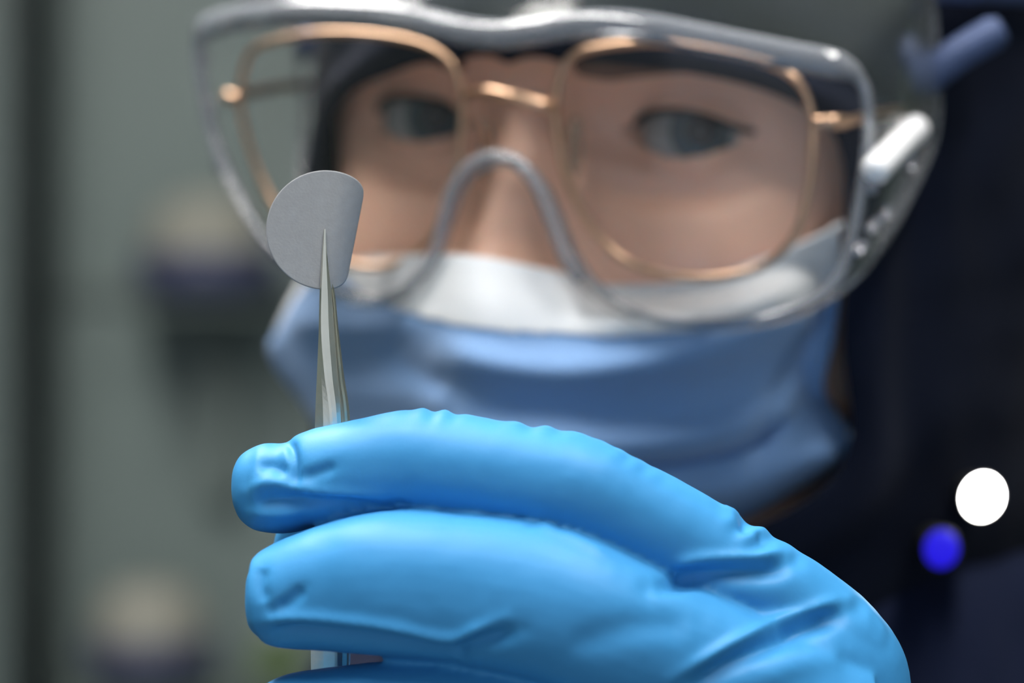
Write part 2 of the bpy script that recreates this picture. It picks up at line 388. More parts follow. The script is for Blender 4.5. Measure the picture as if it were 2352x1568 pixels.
for _ in range(4): al0 = (np.roll(al0, 2) + np.roll(al0, -2) + 2*np.roll(al0, 1) + 2*np.roll(al0, -1) + 2*al0) / 8
def hood_disp(P):
    out = np.zeros(len(P))
    for i, p in enumerate(P):
        q = Vector((p[0] / 34.0, p[1] / 55.0, p[2] / 42.0))
        out[i] = 3.6 * noise.noise(q + Vector((3, 1, 7))) + 1.6 * noise.noise(q * 2.6)
    return out
hv = []
for i, s in enumerate(np.linspace(0, 1, NS)):
    al = al0 + (math.pi * .997 - al0) * s
    d = np.stack([np.sin(al) * np.cos(tt), np.cos(al), np.sin(al) * np.sin(tt)], 1)
    r = hood_r(d); P = HC + d * r[:, None]
    # rolled elastic edge, then folds growing away from it
    e = 2.2 * math.exp(-((s * 34 - 1.0) / .8) ** 2) - 1.5 * math.exp(-((s * 34 - 2.6) / .9) ** 2)
    k = min(1, s * 7)
    P = P + d * (e + k * hood_disp(P))[:, None]
    hv += list(H(P))
hood = make('hood', hv, grid_faces(NS, NT, True), M['navy'], person)
solidify(hood, 0.0012, -1)

# coverall: collar and torso, legs
cv = MB(); rings = []
ka = 96; A = np.linspace(0, 2 * np.pi, ka, endpoint=False)
for zz, wx, wy, lift in ((-48, 82, 88, 0), (-62, 92, 95, 12), (-80, 101, 99, 16), (-105, 116, 102, 18), (-140, 148, 106, 14), (-180, 188, 112, 8), (-215, 212, 118, 4), (-260, 215, 124, 0), (-340, 200, 126, 0), (-460, 182, 122, 0), (-600, 184, 122, 0), (-720, 196, 128, 0), (-790, 190, 125, 0), (-800, 120, 90, 0)):
    fold = 1 + 0.018 * np.sin(7 * A + zz / 33) + 0.012 * np.sin(13 * A - zz / 21)
    up = lift * np.clip(np.cos(A - 0.15), 0, 1)
    rings.append(np.stack([54 + wx * np.cos(A) * fold, 705 + wy * np.sin(A) * fold, zz + up], 1))
rs = []
for j in range(ka):
    rs.append(spline([r[j] for r in rings], 90))
rs = np.transpose(np.array(rs), (1, 0, 2)); cv.loft(list(rs))
for s in (-1, 1):
    st = [(46 + 90*s, 705, -740, 98), (46 + 95*s, 705, -850, 92), (46 + 98*s, 700, -1050, 74), (46 + 100*s, 702, -1150, 70), (46 + 102*s, 712, -1350, 62), (46 + 104*s, 715, -1470, 60)]
    st = spline(st, 40); cv.tube(st[:, :3], st[:, 3] * (1 + .02*np.sin(np.arange(40))), 32)
# sleeves
sl = spline([(150, 705, -215, 30), (200, 704, -212, 52), (236, 700, -240, 60), (246, 640, -330, 56), (232, 575, -425, 52), (180, 530, -360, 46), (125, 500, -260, 41), (90, 486, -196, 37), (80, 481, -172, 34)], 60)
cv.tube(sl[:, :3], sl[:, 3] * (1 + .03 * np.sin(np.arange(60) * 1.3)), 36)
sr2 = spline([(-60, 705, -215, 30), (-112, 705, -212, 50), (-148, 705, -245, 60), (-172, 705, -340, 54), (-186, 715, -500, 48), (-186, 700, -640, 40), (-180, 680, -760, 34)], 60)
cv.tube(sr2[:, :3], sr2[:, 3] * (1 + .03 * np.sin(np.arange(60) * 1.3)), 36)
cv.build('coverall', M['suit'], person)
for s in (-1, 1):
    x = 46 + 104 * s
    st = spline([(x, 720, -1440, 54), (x, 722, -1500, 52), (x, 700, -1515, 50), (x, 640, -1520, 46), (x, 580, -1528, 30), (x, 562, -1532, 12)], 30)
    mb = MB().tube(st[:, :3], st[:, 3], 24); mb.v = [(a, b, max(c, -1549.5)) for a, b, c in mb.v]
    mb.build('boot', M['black'], person)

# ------------------------------------------------------------------ face mask
mask_root = thing('face_mask', 'light blue pleated surgical mask with a white top band, worn over nose and mouth', 'mask', world(H([0, 20, -60])))
MG = [
 [(640,765,-14),(700,668,-8),(800,600,2),(930,588,16),(1080,588,30),(1250,622,22),(1390,652,6),(1600,640,-2),(1780,580,-14),(1925,515,-36)],
 [(622,795,-12),(700,735,-2),(800,705,8),(930,715,22),(1090,735,34),(1270,760,27),(1440,765,21),(1620,745,12),(1800,680,-5),(1934,625,-31)],
 [(635,840,-13),(705,830,-2),(800,830,8),(930,850,22),(1085,870,33),(1265,890,28),(1440,890,19),(1620,860,8),(1790,810,-8),(1915,775,-32)],
 [(672,890,-14),(725,920,-3),(810,940,8),(935,960,21),(1080,985,32),(1260,1010,28),(1440,1010,17),(1620,985,5),(1780,940,-10),(1893,895,-30)],
 [(705,930,-16),(745,985,-4),(825,1030,7),(945,1060,19),(1090,1085,29),(1260,1105,26),(1440,1110,15),(1620,1090,3),(1790,1055,-10),(1955,1018,-26)],
 [(730,965,-20),(775,1040,-8),(850,1100,3),(965,1140,14),(1100,1165,22),(1260,1185,18),(1430,1195,8),(1570,1200,-4),(1700,1190,-14),(1850,1110,-26)]]
NU, NV = 181, 131
g1 = np.array([spline(r, NU) for r in MG])                    # rows x NU x 3
g2 = np.array([spline(g1[:, i], NV) for i in range(NU)]).transpose(1, 0, 2).reshape(-1, 3)
def on_plane(px, py, y):
    o, d = ray(px, py); return o + d * ((y - o[1]) / d[1])
ML = np.array([on_plane(*q) for q in g2])
def seg_dist(px, py, pts):
    P = spline(np.array(pts, float), 14 * len(pts)); best = np.full(len(px), 1e9); tt_ = np.zeros(len(px)); side = np.zeros(len(px))
    for i in range(len(P) - 1):
        a, b = P[i], P[i + 1]; ab = b - a; L2 = ab @ ab + 1e-9
        t = np.clip(((px - a[0]) * ab[0] + (py - a[1]) * ab[1]) / L2, 0, 1)
        dx, dy = px - (a[0] + t * ab[0]), py - (a[1] + t * ab[1]); d = np.hypot(dx, dy)
        m = d < best; best[m] = d[m]; tt_[m] = (i + t[m]) / (len(P) - 1); side[m] = (ab[0] * dy[m] - ab[1] * dx[m]) / math.sqrt(L2)
    return best, tt_, side
pleats = [([(980, 775), (1100, 835), (1350, 855), (1600, 818), (1800, 745), (1920, 690)], 46, 4.4),
          ([(660, 735), (770, 752), (880, 752), (980, 730)], 30, 2.2),
          ([(760, 900), (900, 905), (1060, 930)], 40, 1.6),
          ([(1330, 742), (1450, 738), (1600, 722), (1740, 690), (1880, 630)], 30, 3.4),
          ([(1000, 985), (1200, 1010), (1450, 1020), (1700, 975), (1870, 880)], 38, 3.6),
          ([(1400, 1070), (1560, 1058), (1700, 1028), (1830, 960)], 17, -3.6),
          ([(1500, 1150), (1700, 1120), (1850, 1060), (1940, 1030)], 34, 3.4),
          ([(880, 780), (960, 850), (1040, 900)], 32, -1.6), ([(1830, 800), (1760, 960), (1740, 1060)], 26, -1.8), ([(1880, 720), (1860, 850)], 24, -1.2)]
pd = np.zeros(len(g2))
for pts, wd, amp in pleats:
    d_, t_, _ = seg_dist(g2[:, 0], g2[:, 1], pts)
    pd += amp * np.exp(-(d_ / wd) ** 2) * np.clip(np.sin(np.pi * np.clip(t_, .03, .97)) * 2.2, .1, 1)
ro = HR.T @ (-HT)
rd = (np.stack([(g2[:, 0] - 1176) / F, np.ones(len(g2)), (784 - g2[:, 1]) / F], 1)) @ HR
yy = ML[:, 1] + pd
for _ in range(8):
    ML = ro + rd * ((yy - ro[1]) / rd[:, 1])[:, None]
    fy = face_y(ML[:, 0], ML[:, 2]); fy = np.where(np.isnan(fy), -999, fy)
    yy = np.maximum(yy, fy + 1.2)
P = H(ML)
bx = interp(g2[:, 0], [600, 760, 800, 900, 1050, 1300, 1600, 1800, 1960], [540, 590, 640, 700, 742, 765, 752, 705, 640])
white = g2[:, 1] < bx
faces = grid_faces(NV, NU)
def submesh(keep):
    idx = sorted({i for f in keep for i in f}); mp = {a: b for b, a in enumerate(idx)}
    return [P[i] for i in idx], [tuple(mp[i] for i in f) for f in keep]
fb = [f for f in faces if not white[f[0]]]; fw = [f for f in faces if white[f[0]]]
o = make('blue_panel', *submesh(fb), M['mask'], mask_root); solidify(o, 0.0006, 1)
o = make('white_band', *submesh(fw), M['maskw'], mask_root); solidify(o, 0.0009, 1); o['label'] = 'white upper band'
for s in (-1, 1):
    top, bot = (ML[2 * NU + (NU - 2 if s > 0 else 1)], ML[(NV - 30) * NU + (NU - 2 if s > 0 else 1)])
    lp = spline([top, V3([74 * s, -62, -8]), V3([78 * s, -95, 2]), V3([78 * s, -102, -20]), V3([76 * s, -80, -48]), bot], 50)
    MB().tube(H(lp), 1.2, 8).build('ear_loop', M['maskw'], mask_root)

# ------------------------------------------------------------------ eyeglasses
gl = thing('eyeglasses', 'large square eyeglasses with thin gold metal rims, worn under the goggles', 'glasses', world(H([0, 18, 0])))
gsurf = lambda x, z: 17.5 - x ** 2 / 620.0 + 0.0 * z
Rp = [(1275, 245), (1283, 190), (1305, 140), (1360, 112), (1500, 98), (1640, 115), (1760, 145), (1830, 185), (1860, 245), (1866, 320), (1858, 430), (1825, 540), (1760, 605), (1660, 635), (1540, 632), (1430, 595), (1350, 510), (1300, 400), (1280, 310)]
Lp_ = [(1062, 230), (1050, 175), (1020, 128), (960, 98), (860, 80), (740, 76), (640, 92), (580, 115), (560, 160), (552, 235), (568, 320), (600, 410), (650, 500), (730, 575), (830, 612), (920, 600), (990, 545), (1035, 450), (1058, 330)]
def rim_pts(px): return np.array([on_surf(a, b, gsurf) for a, b in px])
for pts in (Lp_, Rp):
    loc = spline(rim_pts(pts), 120, True)
    r = MB().tube(H(loc), 0.78, 10, True, flat=(1.0, 1.15)).build('rim', M['gold'], gl)
    c = loc.mean(0); fan = [c + (loc - c) * k for k in (1, .8, .6, .4, .2)]
    lv = np.concatenate(fan); lv[:, 1] = gsurf(lv[:, 0], lv[:, 2]) + .2
    vs = list(H(lv)) + [H(V3([c[0], gsurf(c[0], 0), c[2]]))]
    fs = grid_faces(5, 120, True) + [(480 + j, 480 + (j + 1) % 120, 600) for j in range(120)]
    make('lens', vs, fs, M['specs'], gl)
def gp(px, py, off=0): q = on_surf(px, py, gsurf); return q + V3([0, off, 0])
br = spline([gp(1060, 222), gp(1100, 212, 2), gp(1150, 212, 3.5), gp(1205, 224, 3.5), gp(1250, 240, 2), gp(1278, 250)], 40)
MB().tube(H(br), np.interp(np.arange(40), [0, 8, 14, 32, 39], [.8, 1.0, 1.5, 1.6, 1.0]), 12).build('bridge', M['gold'], gl)
for s, a, b in ((1, (1283, 290), (1312, 330)), (-1, (1058, 300), (1048, 340))):
    pa, pb = gp(*a, -1), gp(*b, -5)
    arm = spline([gp(1277 if s > 0 else 1060, 265, -.5), pa + V3([-3*s, -3, 0]), pb + V3([-3*s, -2, 0])], 16)
    arm_o = MB().tube(H(arm), .5, 8).build('pad_arm', M['gold'], gl)
    c = pb + V3([-3*s, -3, -1]); u = np.linspace(0, 2*np.pi, 16, endpoint=False)
    rg = [H(c + V3([0, 0, 0]) + k * np.stack([1.2*s*np.cos(u)*.3 + .4*off, 1.0*np.cos(u)*2.6, 6.2*np.sin(u)], 1) * V3([1, 1, 1])) + HR @ V3([off*s, 0, 0]) for off, k in ((-1, .4), (-.6, .9), (0, 1), (.6, .9), (1, .4))]
    MB().loft(rg).build('nose_pad', M['silicone'], arm_o)
# temples with hinges
for s, h in ((1, (1872, 282)), (-1, (548, 228))):
    hp = gp(*h); hs = MB(); hs.tube(H(spline([hp, hp + V3([3.0*s, -.5, .3]), hp + V3([5.0*s, -3.5, .2])], 14)), [1.5]*14, 12)
    hs.build('hinge', M['gold'], gl)
    q = hp + V3([5.0*s, -3.5, .2])
    ar = spline([q, V3([abs(q[0])*s + 2.5*s, -20, q[2] + 1]), V3([79*s, -55, 4]), V3([79*s, -92, 4]), V3([78*s, -108, -18]), V3([77*s, -112, -32])], 60)
    MB().tube(H(ar), 0.9, 8, flat=(1.3, .8)).build('temple', M['gold'], gl)

# ------------------------------------------------------------------ goggles
gg = thing('safety_goggles', 'clear plastic safety goggles with a thick glossy top rim, worn over the eyeglasses', 'goggles', world(H([0, 28, 0])))
Gf = lambda x, z: 29.0 - x ** 2 / 360.0 + 0.0 * z
GR = [(1155, 80), (1230, 72), (1300, 60), (1400, 56), (1500, 66), (1650, 96), (1800, 126), (1920, 150), (1975, 182), (1994, 250), (1992, 350), (1978, 450), (1955, 560), (1925, 640), (1850, 700), (1700, 742), (1520, 745), (1410, 705), (1345, 655), (1302, 595), (1268, 510), (1240, 440), (1205, 388), (1160, 362)]
GL = [(1110, 366), (1070, 392), (1040, 440), (1022, 500), (1005, 560), (975, 620), (920, 668), (840, 690), (750, 668), (665, 610), (600, 540), (550, 455), (510, 370), (480, 280), (462, 180), (456, 110), (480, 62), (560, 40), (680, 30), (800, 32), (920, 40), (1010, 58), (1080, 74)]
outl = GR + GL
kinds = ['top'] * 8 + ['side'] * 6 + ['low'] * 5 + ['nose'] * 5 + ['nose'] * 5 + ['low'] * 5 + ['side'] * 6 + ['top'] * 7
ctl = np.array([on_surf(a, b, Gf) for a, b in outl])
NP = 320
per = spline(ctl, NP, True)
rk = {'top': 2.9, 'side': 1.25, 'low': 1.0, 'nose': 1.45}
rad = np.interp(np.linspace(0, len(outl), NP, endpoint=False), np.arange(len(outl) + 1), [rk[k] for k in kinds] + [rk['top']])
kk = np.array([kinds[int(i) % len(kinds)] for i in np.linspace(0, len(outl), NP, endpoint=False)])
lowm = np.where(kk == 'low')[0]
br1 = [i for i in range(NP) if kk[i] != 'low' or kk[(i + 6) % NP] != 'low' or kk[(i - 6) % NP] != 'low']
def runs(idx):
    idx = sorted(idx); out = [[idx[0]]]
    for i in idx[1:]:
        if i == out[-1][-1] + 1: out[-1].append(i)
        else: out.append([i])
    if len(out) > 1 and out[0][0] == 0 and out[-1][-1] == NP - 1: out[0] = out.pop() + out[0]
    return out
for r_ in runs(br1):
    MB().tube(H(per[r_]), rad[r_], 14).build('rim', M['frame'], gg)
for r_ in runs(list(lowm)):
    MB().tube(H(per[r_]), np.full(len(r_), .7), 10).build('lower_edge', M['skirt'], gg)
c = V3([0, 0, 4.0])
# lens sheet: strips between upper and lower outline
def upper(x):
    m = per[(per[:, 2] > interp(per[:, 0], [-80, 0, 80], [-5, 0, -2]))]; o = np.argsort(m[:, 0]); return np.interp(x, m[o, 0], m[o, 2])
def lower(x):
    m = per[(per[:, 2] <= interp(per[:, 0], [-80, 0, 80], [-5, 0, -2]))]; o = np.argsort(m[:, 0]); return np.interp(x, m[o, 0], m[o, 2])
xl, xr = per[:, 0].min() + .6, per[:, 0].max() - .6
XS = np.linspace(xl, xr, 160); lv = []
for x in XS:
    for v in np.linspace(0, 1, 24):
        z = lower(x) * (1 - v) + upper(x) * v; lv.append((x, Gf(x, z), z))
make('lens', H(lv), grid_faces(160, 24), M['lens'], gg)
# skirt: wall running back from the rim to the face
back = per.copy(); nn = len(per)
tx = np.clip((np.abs(per[:, 0]) - 40) / 35, 0, 1)
for i in range(nn):
    k = kk[i]; x, y, z = per[i]
    if k == 'nose': back[i] = (x * 1.06, y - 3.0, z - 1.0)
    elif k == 'low': back[i] = (x * 1.0, y - 5 - 8 * tx[i], z - .5)
    elif k == 'side': back[i] = (x * 1.0, y - 40 + 30 * np.clip((-z - 2) / 32, 0, 1), z + 2)
    else: back[i] = (x * 1.01, y - 22 - 20 * tx[i], z + 14 + 4 * tx[i])
for _ in range(14): back = (np.roll(back, 1, 0) + back * 2 + np.roll(back, -1, 0)) / 4
NB = 14; sk = []
for v in np.linspace(0, 1, NB):
    bul = 2.0 * math.sin(v * math.pi)
    cc = per * (1 - v) + back * v; cc[:, 2] += bul * np.sign(cc[:, 2] - 2) * .6; cc[:, 0] += bul * np.sign(cc[:, 0]) * .5 * tx
    sk += list(H(cc))
o = make('skirt', sk, grid_faces(NB, nn, True), M['skirt'], gg); solidify(o, 0.0011, 0)
MB().tube(H(back), 0.8, 10, True).build('face_seal', M['frame'], gg)
def on_x(px, py, x):
    o, d = ray(px, py); return o + d * ((x - o[0]) / d[0])
# side vents and strap lugs
for s in (-1, 1):
    if s > 0:
        q = [on_x(2003, 398, 81.0), on_x(2052, 346, 81.8), on_x(2112, 288, 81.0)]
        MB().tube(H(spline(q, 16)), [1.9] + [3.0] * 14 + [1.9], 14).build('vent', M['vent_glint'], gg)  # main right vent, its glint painted as white colour
        small = [((1962, 582), (1988, 560)), ((1996, 535), (2018, 505)), ((2026, 505), (2044, 478)), ((2000, 440), (2012, 418)), ((2085, 390), (2098, 362))]
    else:
        small = [((478, 262), (488, 232)), ((512, 400), (500, 360)), ((470, 150), (466, 120))]
    for a_, b_ in small:
        q = [on_x(*a_, 80.5 * s), on_x(*b_, 80.8 * s)]
        MB().tube(H(spline(q, 6)), [.8, 1.3, 1.4, 1.4, 1.3, .8], 12).build('vent', M['vent'], gg)
    q = [on_plane(2112, 202, -27), on_plane(2150, 162, -28), on_plane(2220, 112, -30), on_plane(2300, 66, -34)] if s > 0 else None
    q = q if q is not None else [V3([-82, -40, 12]), V3([-85, -44, 15]), V3([-89, -50, 18]), V3([-93, -56, 20])]
    MB().tube(H(spline(q, 16)), [1.8] + [3.6] * 14 + [2.8], 14).build('strap_loop', M['loop'], gg)
st = []
for a in np.linspace(math.radians(-38), math.radians(218), 150):
    d = V3([math.cos(a), -math.sin(a) * 1.0, 0.0]); d = V3([d[0], d[1] + .18 * 0, 0.30]); d /= np.linalg.norm(d)
    r = float(hood_r(d[None])[0]) + 4.0; st.append(HC + d * r)
st = np.array(st)
MB().tube(H(st), 1.0, 12, flat=(5.5, 1.3), upv=HR @ V3([0, 0, 1])).build('strap', M['strap'], gg)

# ------------------------------------------------------------------ gloved hand
def finger(mb, sts, k=36, n=60, e=2.2):
    P = spline(sts, n); C = np.array([W(p[0], p[1], p[3]) for p in P]); hgt = P[:, 2] * P[:, 3] / F; dep = P[:, 4]
    T = np.gradient(C, axis=0); T /= np.linalg.norm(T, axis=1)[:, None]
    rings = []
    for i in range(n):
        u = np.cross(T[i], [0, 1.0, 0]); u /= np.linalg.norm(u); u = u if u[2] > 0 else -u
        if i and np.dot(u, lu) < 0: u = -u
        lu = u
        v = np.cross(T[i], u); a = np.linspace(0, 2*np.pi, k, endpoint=False)
        ca, sa = np.cos(a), np.sin(a)
        x = np.sign(ca) * np.abs(ca) ** (2/e); y = np.sign(sa) * np.abs(sa) ** (2/e)
        rings.append(C[i] + max(hgt[i], .3) * x[:, None] * u + max(dep[i], .3) * y[:, None] * v)
    mb.loft(rings)
hb = MB()
# px, py, half height px, depth mm, half depth mm
finger(hb, [(534, 1112, 10, 463, 1), (540, 1112, 48, 463, 4.5), (560, 1113, 80, 463, 6.5), (600, 1117, 100, 463, 8), (655, 1122, 102, 462, 8.4), (690, 1113, 103, 462, 8.5), (740, 1096, 111, 461, 9), (850, 1068, 111, 459, 9.2), (950, 1058, 117, 458, 9.4), (1060, 1070, 118, 456, 9.6), (1200, 1090, 118, 454, 10), (1310, 1115, 121, 453, 10.5), (1430, 1172, 121, 455, 10.5), (1560, 1240, 122, 458, 11), (1700, 1320, 118, 461, 11.5), (1812, 1382, 110, 464, 12), (1925, 1472, 112, 466, 12), (1985, 1535, 88, 468, 9)])
finger(hb, [(566, 1375, 10, 455, 1), (573, 1375, 62, 455, 5), (600, 1374, 98, 455, 8), (650, 1368, 122, 454, 9.5), (720, 1356, 140, 453, 10), (800, 1346, 155, 452, 10.5), (900, 1340, 168, 450, 11), (1050, 1352, 172, 448, 11.5), (1250, 1388, 180, 446, 12), (1400, 1450, 176, 447, 12.5), (1560, 1520, 176, 451, 13), (1750, 1600, 180, 456, 13.5), (1900, 1670, 180, 460, 14)])
finger(hb, [(600, 1650, 10, 456, 1), (612, 1650, 60, 456, 5), (650, 1648, 95, 455, 8), (760, 1648, 116, 454, 9), (950, 1650, 138, 452, 10), (1150, 1662, 142, 449, 10.5), (1330, 1710, 140, 449, 11), (1600, 1820, 140, 453, 12), (1850, 1900, 150, 460, 13)])
finger(hb, [(760, 1900, 10, 460, 1), (775, 1900, 60, 460, 5), (820, 1900, 90, 460, 7), (1000, 1905, 105, 457, 8), (1250, 1925, 112, 454, 9), (1450, 1985, 118, 455, 10), (1800, 2120, 130, 462, 12)])
# thumb, behind the tweezers
finger(hb, [(640, 1190, 10, 481, 1), (655, 1195, 70, 481, 5), (700, 1215, 110, 481, 8), (850, 1275, 130, 482, 9), (1050, 1400, 130, 486, 10), (1300, 1600, 150, 490, 11), (1550, 1800, 180, 488, 13), (1800, 2000, 210, 482, 15)])
# back of the hand, heel and wrist
finger(hb, [(1450, 1480, 60, 458, 6), (1560, 1500, 130, 460, 11), (1680, 1495, 165, 461, 14), (1780, 1515, 200, 463, 15), (1862, 1568, 222, 466, 15), (1885, 1680, 215, 468, 14), (1900, 1800, 210, 468, 13)], e=2.0)
finger(hb, [(1760, 1500, 80, 468, 8), (1800, 1600, 210, 469, 14), (1830, 1800, 290, 470, 17), (1880, 2050, 320, 472, 18), (1960, 2350, 310, 474, 19), (2060, 2700, 300, 477, 19.5), (2180, 3100, 330, 481, 22), (2230, 3260, 345, 483, 23)], e=2.0)
tmp = hb.build('tmp_glove', M['glove'], unit='mm')
rm = tmp.modifiers.new('r', 'REMESH'); rm.mode = 'VOXEL'; rm.voxel_size = 0.00055; rm.use_smooth_shade = True
sm = tmp.modifiers.new('s', 'SMOOTH'); sm.iterations = 5; sm.factor = 0.5
dg = bpy.context.evaluated_depsgraph_get(); ev = tmp.evaluated_get(dg); me = bpy.data.meshes.new_from_object(ev)
bpy.data.objects.remove(tmp)
nv = len(me.vertices); co = np.zeros(nv * 3); me.vertices.foreach_get('co', co); co = co.reshape(-1, 3)
no = np.zeros(nv * 3); me.vertices.foreach_get('normal', no); no = no.reshape(-1, 3)
cm = (co - V3([0, 0, CAMZ])) * 1000
px = 1176 + F * cm[:, 0] / cm[:, 1]; py = 784 - F * cm[:, 2] / cm[:, 1]
front = (cm[:, 1] < 466) & (no[:, 1] < 0.35)
disp = np.zeros(nv)
def seg_dist(px, py, pts):
    P = spline(np.array(pts, float), 14 * len(pts)); best = np.full(len(px), 1e9); tt_ = np.zeros(len(px)); side = np.zeros(len(px))
    for i in range(len(P) - 1):
        a, b = P[i], P[i + 1]; ab = b - a; L2 = ab @ ab + 1e-9
        t = np.clip(((px - a[0]) * ab[0] + (py - a[1]) * ab[1]) / L2, 0, 1)
        dx, dy = px - (a[0] + t * ab[0]), py - (a[1] + t * ab[1]); d = np.hypot(dx, dy)
        m = d < best; best[m] = d[m]; tt_[m] = (i + t[m]) / (len(P) - 1); side[m] = (ab[0] * dy[m] - ab[1] * dx[m]) / math.sqrt(L2)
    return best, tt_, side
creases = [  # points, width px, depth mm (+ridge, -groove), taper
    ([(592, 1072), (625, 1068), (662, 1088)], 13, -0.9), ([(690, 1096), (730, 1085), (775, 1068)], 13, -0.8),
    ([(664, 1008), (674, 1050), (680, 1128)], 11, -1.1), ([(565, 1128), (620, 1108), (680, 1122), (760, 1135), (930, 1142)], 14, 0.9),
    ([(580, 1158), (640, 1148), (720, 1150), (900, 1158)], 18, -1.3), ([(575, 1178), (640, 1182), (700, 1175)], 10, 0.5),
    ([(606, 1300), (598, 1345), (612, 1385)], 14, -0.7), ([(632, 1402), (668, 1378), (700, 1348)], 14, -1.0), ([(615, 1410), (640, 1395)], 12, -.5),
    ([(585, 1432), (660, 1420), (760, 1424), (900, 1442), (1030, 1468), (1100, 1446), (1160, 1420)], 15, 1.1),
    ([(600, 1458), (700, 1448), (850, 1464), (1000, 1492), (1050, 1498)], 18, -1.6),
    ([(1045, 1520), (1060, 1492), (1110, 1470), (1200, 1448)], 20, -1.5),
    ([(1490, 1352), (1580, 1330), (1680, 1318), (1760, 1312), (1825, 1290)], 22, -1.9), ([(1540, 1302), (1610, 1284), (1720, 1280), (1810, 1270)], 14, 0.9),
    ([(1560, 1590), (1700, 1510), (1840, 1445), (1965, 1398)], 24, -2.0), ([(1540, 1560), (1680, 1480), (1820, 1415), (1950, 1375)], 16, 1.1),
    ([(1690, 1180), (1710, 1196), (1716, 1225)], 9, -0.6), ([(1740, 1222), (1752, 1245)], 9, -.5), ([(1660, 1160), (1690, 1178)], 8, .4),
    ([(905, 1150), (945, 1162)], 10, -.5), ([(1225, 1195), (1262, 1215), (1330, 1240), (1420, 1290)], 10, .5),
    ([(1720, 1568), (1850, 1520), (1950, 1500)], 30, .6), ([(1290, 1490), (1450, 1440), (1600, 1440)], 34, -.6)]
for pts, wd, amp in creases:
    d, t, s_ = seg_dist(px, py, pts)
    disp += np.where(front, amp * np.exp(-(d / wd) ** 2) * np.clip(np.sin(np.pi * np.clip(t, .04, .96)) * 1.8, .15, 1), 0)
# puckers over the knuckles
def pucker(cx_, cy_, rx, ry, amp, f, ang):
    ca, sa = math.cos(ang), math.sin(ang); X_ = (px - cx_) * ca + (py - cy_) * sa; Y_ = -(px - cx_) * sa + (py - cy_) * ca
    return amp * np.exp(-(X_ / rx) ** 2 - (Y_ / ry) ** 2) * (np.sin(X_ / f + 1.4 * np.sin(Y_ / 31.) + .8*np.sin(X_ / 47.)))
top = no[:, 2] > .2
disp += np.where(top, pucker(1010, 945, 62, 24, .34, 10.0, .05) + pucker(1240, 975, 95, 24, .34, 14.0, .12) + pucker(1725, 1215, 62, 32, .6, 12.0, .7) + pucker(1250, 1195, 90, 22, .2, 11.0, .3) + pucker(1450, 1060, 90, 16, .1, 9.0, .5), 0)
for i in range(nv):
    q = Vector(cm[i]) / 11.0
    disp[i] += 0.28 * noise.noise(q) + 0.06 * noise.noise(q * 4.2)
co2 = co + no * (disp / 1000)[:, None]
root = np.array(person.location)
me.vertices.foreach_set('co', (co2 - root).ravel()); me.update(); me.name = 'glove'
for p in me.polygons: p.use_smooth = True
me.materials.clear(); me.materials.append(M['glove'])
glove = bpy.data.objects.new('glove', me); COL.objects.link(glove); glove.parent = person; glove['label'] = 'bright blue nitrile glove'
s2 = glove.modifiers.new('s', 'SMOOTH'); s2.iterations = 3; s2.factor = 0.4
# the other gloved hand hangs by the side, below the view
rh = MB(); wr = V3([-180, 680, -760])
rh.tube(spline([wr + V3([0, 0, 30]), wr, wr + V3([0, -8, -40]), wr + V3([0, -12, -90]), wr + V3([0, -14, -105])], 24), np.interp(np.arange(24), [0, 8, 14, 22, 23], [28, 27, 36, 34, 20]), 24, flat=(1, .45), upv=[0.0, 1, 0])
for k, L in enumerate((78, 86, 80, 62)):
    b = wr + V3([0, -40 + 18 * k, -95])
    rh.tube(spline([b, b + V3([4, -2, -L * .45]), b + V3([12, -3, -L * .8]), b + V3([18, -3, -L])], 16), np.interp(np.arange(16), [0, 12, 15], [9.5, 8.5, 3]), 14)
rh.tube(spline([wr + V3([4, -28, -30]), wr + V3([12, -46, -62]), wr + V3([18, -50, -92]), wr + V3([20, -48, -104])], 16), np.interp(np.arange(16), [0, 12, 15], [12, 9, 3]), 14)
rh.build('glove', M['glove'], person)

# ------------------------------------------------------------------ tweezers and disc
tw = thing('tweezers', 'slim steel tweezers held upright in the gloved fingers', 'tweezers', world(W(758, 2600, 466)))
def prong(rows_, name):
    # rows: py, left px, ridge px, right px, depth centre, thickness mm
    R = spline(rows_, 70); rings = []
    for py_, l, rg, r, d, th in R:
        rings.append([W(l, py_, d + th * .25), W((l + rg) / 2, py_, d - th * .28), W(rg - 3 * min(1, (r - l) / 40), py_, d - th * .5), W(rg + 3 * min(1, (r - l) / 40), py_, d - th * .5), W((r + rg) / 2 + 2, py_, d - th * .30), W(r, py_, d + th * .12), W(r + (r - l) * .05, py_, d + th * 2.2), W(r - (r - l) * .10, py_, d + th * 2.2), W(r - (r - l) * .14, py_, d + th * .5), W(l + (r - l) * .06, py_, d + th * .5)])
    o = MB().loft(rings).build(name, M['steel'], tw, smooth=False); return o
prong([(526, 744, 745, 747, 464.6, .25), (560, 741, 744, 749, 464.5, .4), (620, 737, 742, 755, 464.3, .7), (680, 734, 740, 762, 464.1, .9), (760, 732, 740, 767, 463.9, 1.1), (860, 728, 748, 774, 463.6, 1.2), (985, 723, 762, 784, 463.3, 1.3), (1300, 716, 770, 792, 464.2, 1.3), (1520, 714, 772, 797, 466.5, 1.3), (2000, 722, 772, 792, 468.5, 1.3), (2600, 735, 760, 782, 469.2, 1.2)], 'prong')
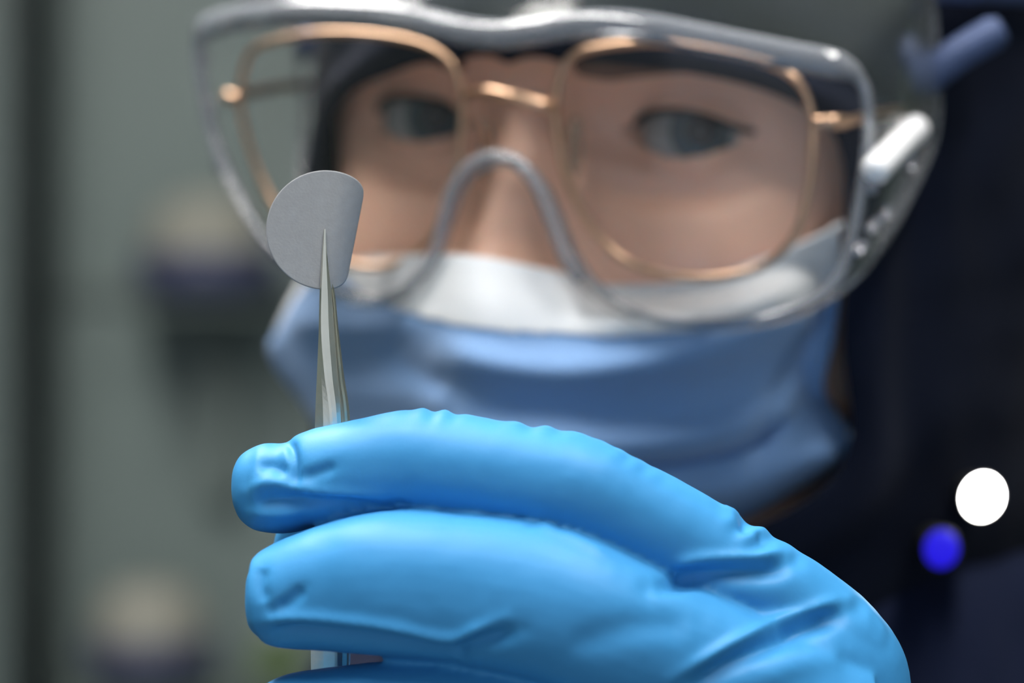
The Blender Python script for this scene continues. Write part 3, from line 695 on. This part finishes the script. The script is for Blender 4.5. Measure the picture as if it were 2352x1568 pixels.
def rear_prong(rows_):
    # rows: py, px of the raised outer edge (left and right), recess left px, depth, recess mm
    R = spline(rows_, 70); rings = []
    for py_, rl, l, r, d, rec in R:
        rings.append([W(rl, py_, d + rec * 2.6), W(l - (r - l) * .75, py_, d + rec * 2.6), W(l, py_, d), W((l + r) / 2, py_, d - .25 * rec), W(r, py_, d + .2 * rec), W(r - .5, py_, d + rec * 3), W(rl, py_, d + rec * 3)])
    MB().loft(rings).build('prong', M['steel'], tw, smooth=False)
rear_prong([(534, 746, 747.5, 749, 465.4, .12), (600, 748, 752, 756, 465.5, .3), (680, 755, 764, 770, 465.7, .7), (760, 760, 771, 778, 465.9, .9), (860, 768, 780, 790, 466.1, 1.1), (985, 774, 793, 805, 466.3, 1.3), (1300, 774, 795, 808, 468.0, 1.3), (1520, 770, 792, 804, 469.6, 1.3), (2000, 742, 780, 796, 470.3, 1.3), (2600, 738, 770, 784, 470.2, 1.0)])

disc = []
dc = V3([748, 528]); Rpx = 137.0; mmpx = 465.0 / F
la, lb = V3([836, 440]), V3([792, 664]); ld = (lb - la) / np.linalg.norm(lb - la); ln = V3([-ld[1], ld[0]]);
if ln[0] < 0: ln = -ln
nr, na = 40, 128; rho = 66.0
def dmap(p):
    s = (p - la) @ ln + rho; z = 0
    if s > 0:
        th = min(s / rho, 1.9); rest = max(0, s - rho * 1.9)
        s2_ = rho * math.sin(th) + rest * math.cos(1.9); z = rho * (1 - math.cos(th)) + rest * math.sin(1.9)
        p = p + (s2_ - s) * ln
    zz = 465.0 + z * mmpx + ((p[0] - 745) * .10 + (p[1] - 530) * -.04) * mmpx * .5
    return W(p[0], p[1], zz)
dv = [dmap(dc)]
for i in range(1, nr + 1):
    for j in range(na):
        a = 2 * math.pi * j / na; rr = Rpx * i / nr
        dv.append(dmap(dc + rr * V3([math.cos(a), math.sin(a)])))
df = [(0, 1 + j, 1 + (j + 1) % na) for j in range(na)]
for i in range(nr - 1):
    for j in range(na):
        a, b = 1 + i * na + j, 1 + i * na + (j + 1) % na; df.append((a, b, b + na, a + na))
o = make('paper_disc', dv, df, M['paper']); solidify(o, 0.00018, 0)
tag(o, 'small round pale grey paper disc pinched by the tweezer tips, its right edge curled back', 'disc')

# ------------------------------------------------------------------ small lamps clipped to the coverall at the right
def clip_lamp(px_, py_, d, r, m, label, tilt, elong):
    c = W(px_, py_, d); t = thing('clip_lamp', label, 'lamp', world(c), 'round clip lamps on the coverall')
    u = V3([elong * math.sin(tilt), 0, elong * math.cos(tilt)]); v = V3([math.cos(tilt), 0, -math.sin(tilt)]); w_ = V3([0, -1, 0])
    def ring(k, off): a = np.linspace(0, 2*np.pi, 32, endpoint=False); return c + k * r * (np.cos(a)[:, None] * u + np.sin(a)[:, None] * v) + off * w_
    MB().loft([ring(.9, -22), ring(1.12, -4), ring(1.16, -.5), ring(1.10, 0), ring(1.04, -.4)]).build('housing', M['black'], t)
    MB().loft([ring(1.03, -.6), ring(1.0, .2), ring(.85, .8), ring(.5, 1.2), ring(.05, 1.35)]).build('bulb', m, t)
clip_lamp(2257, 1141, 600, 3.9, M['ledw'], 'small round white glowing lamp, upper of the pair at the lower right', .35, 1.15)
clip_lamp(2163, 1260, 598, 3.6, M['ledb'], 'small round deep blue glowing lamp, lower of the pair at the lower right', .15, 1.12)
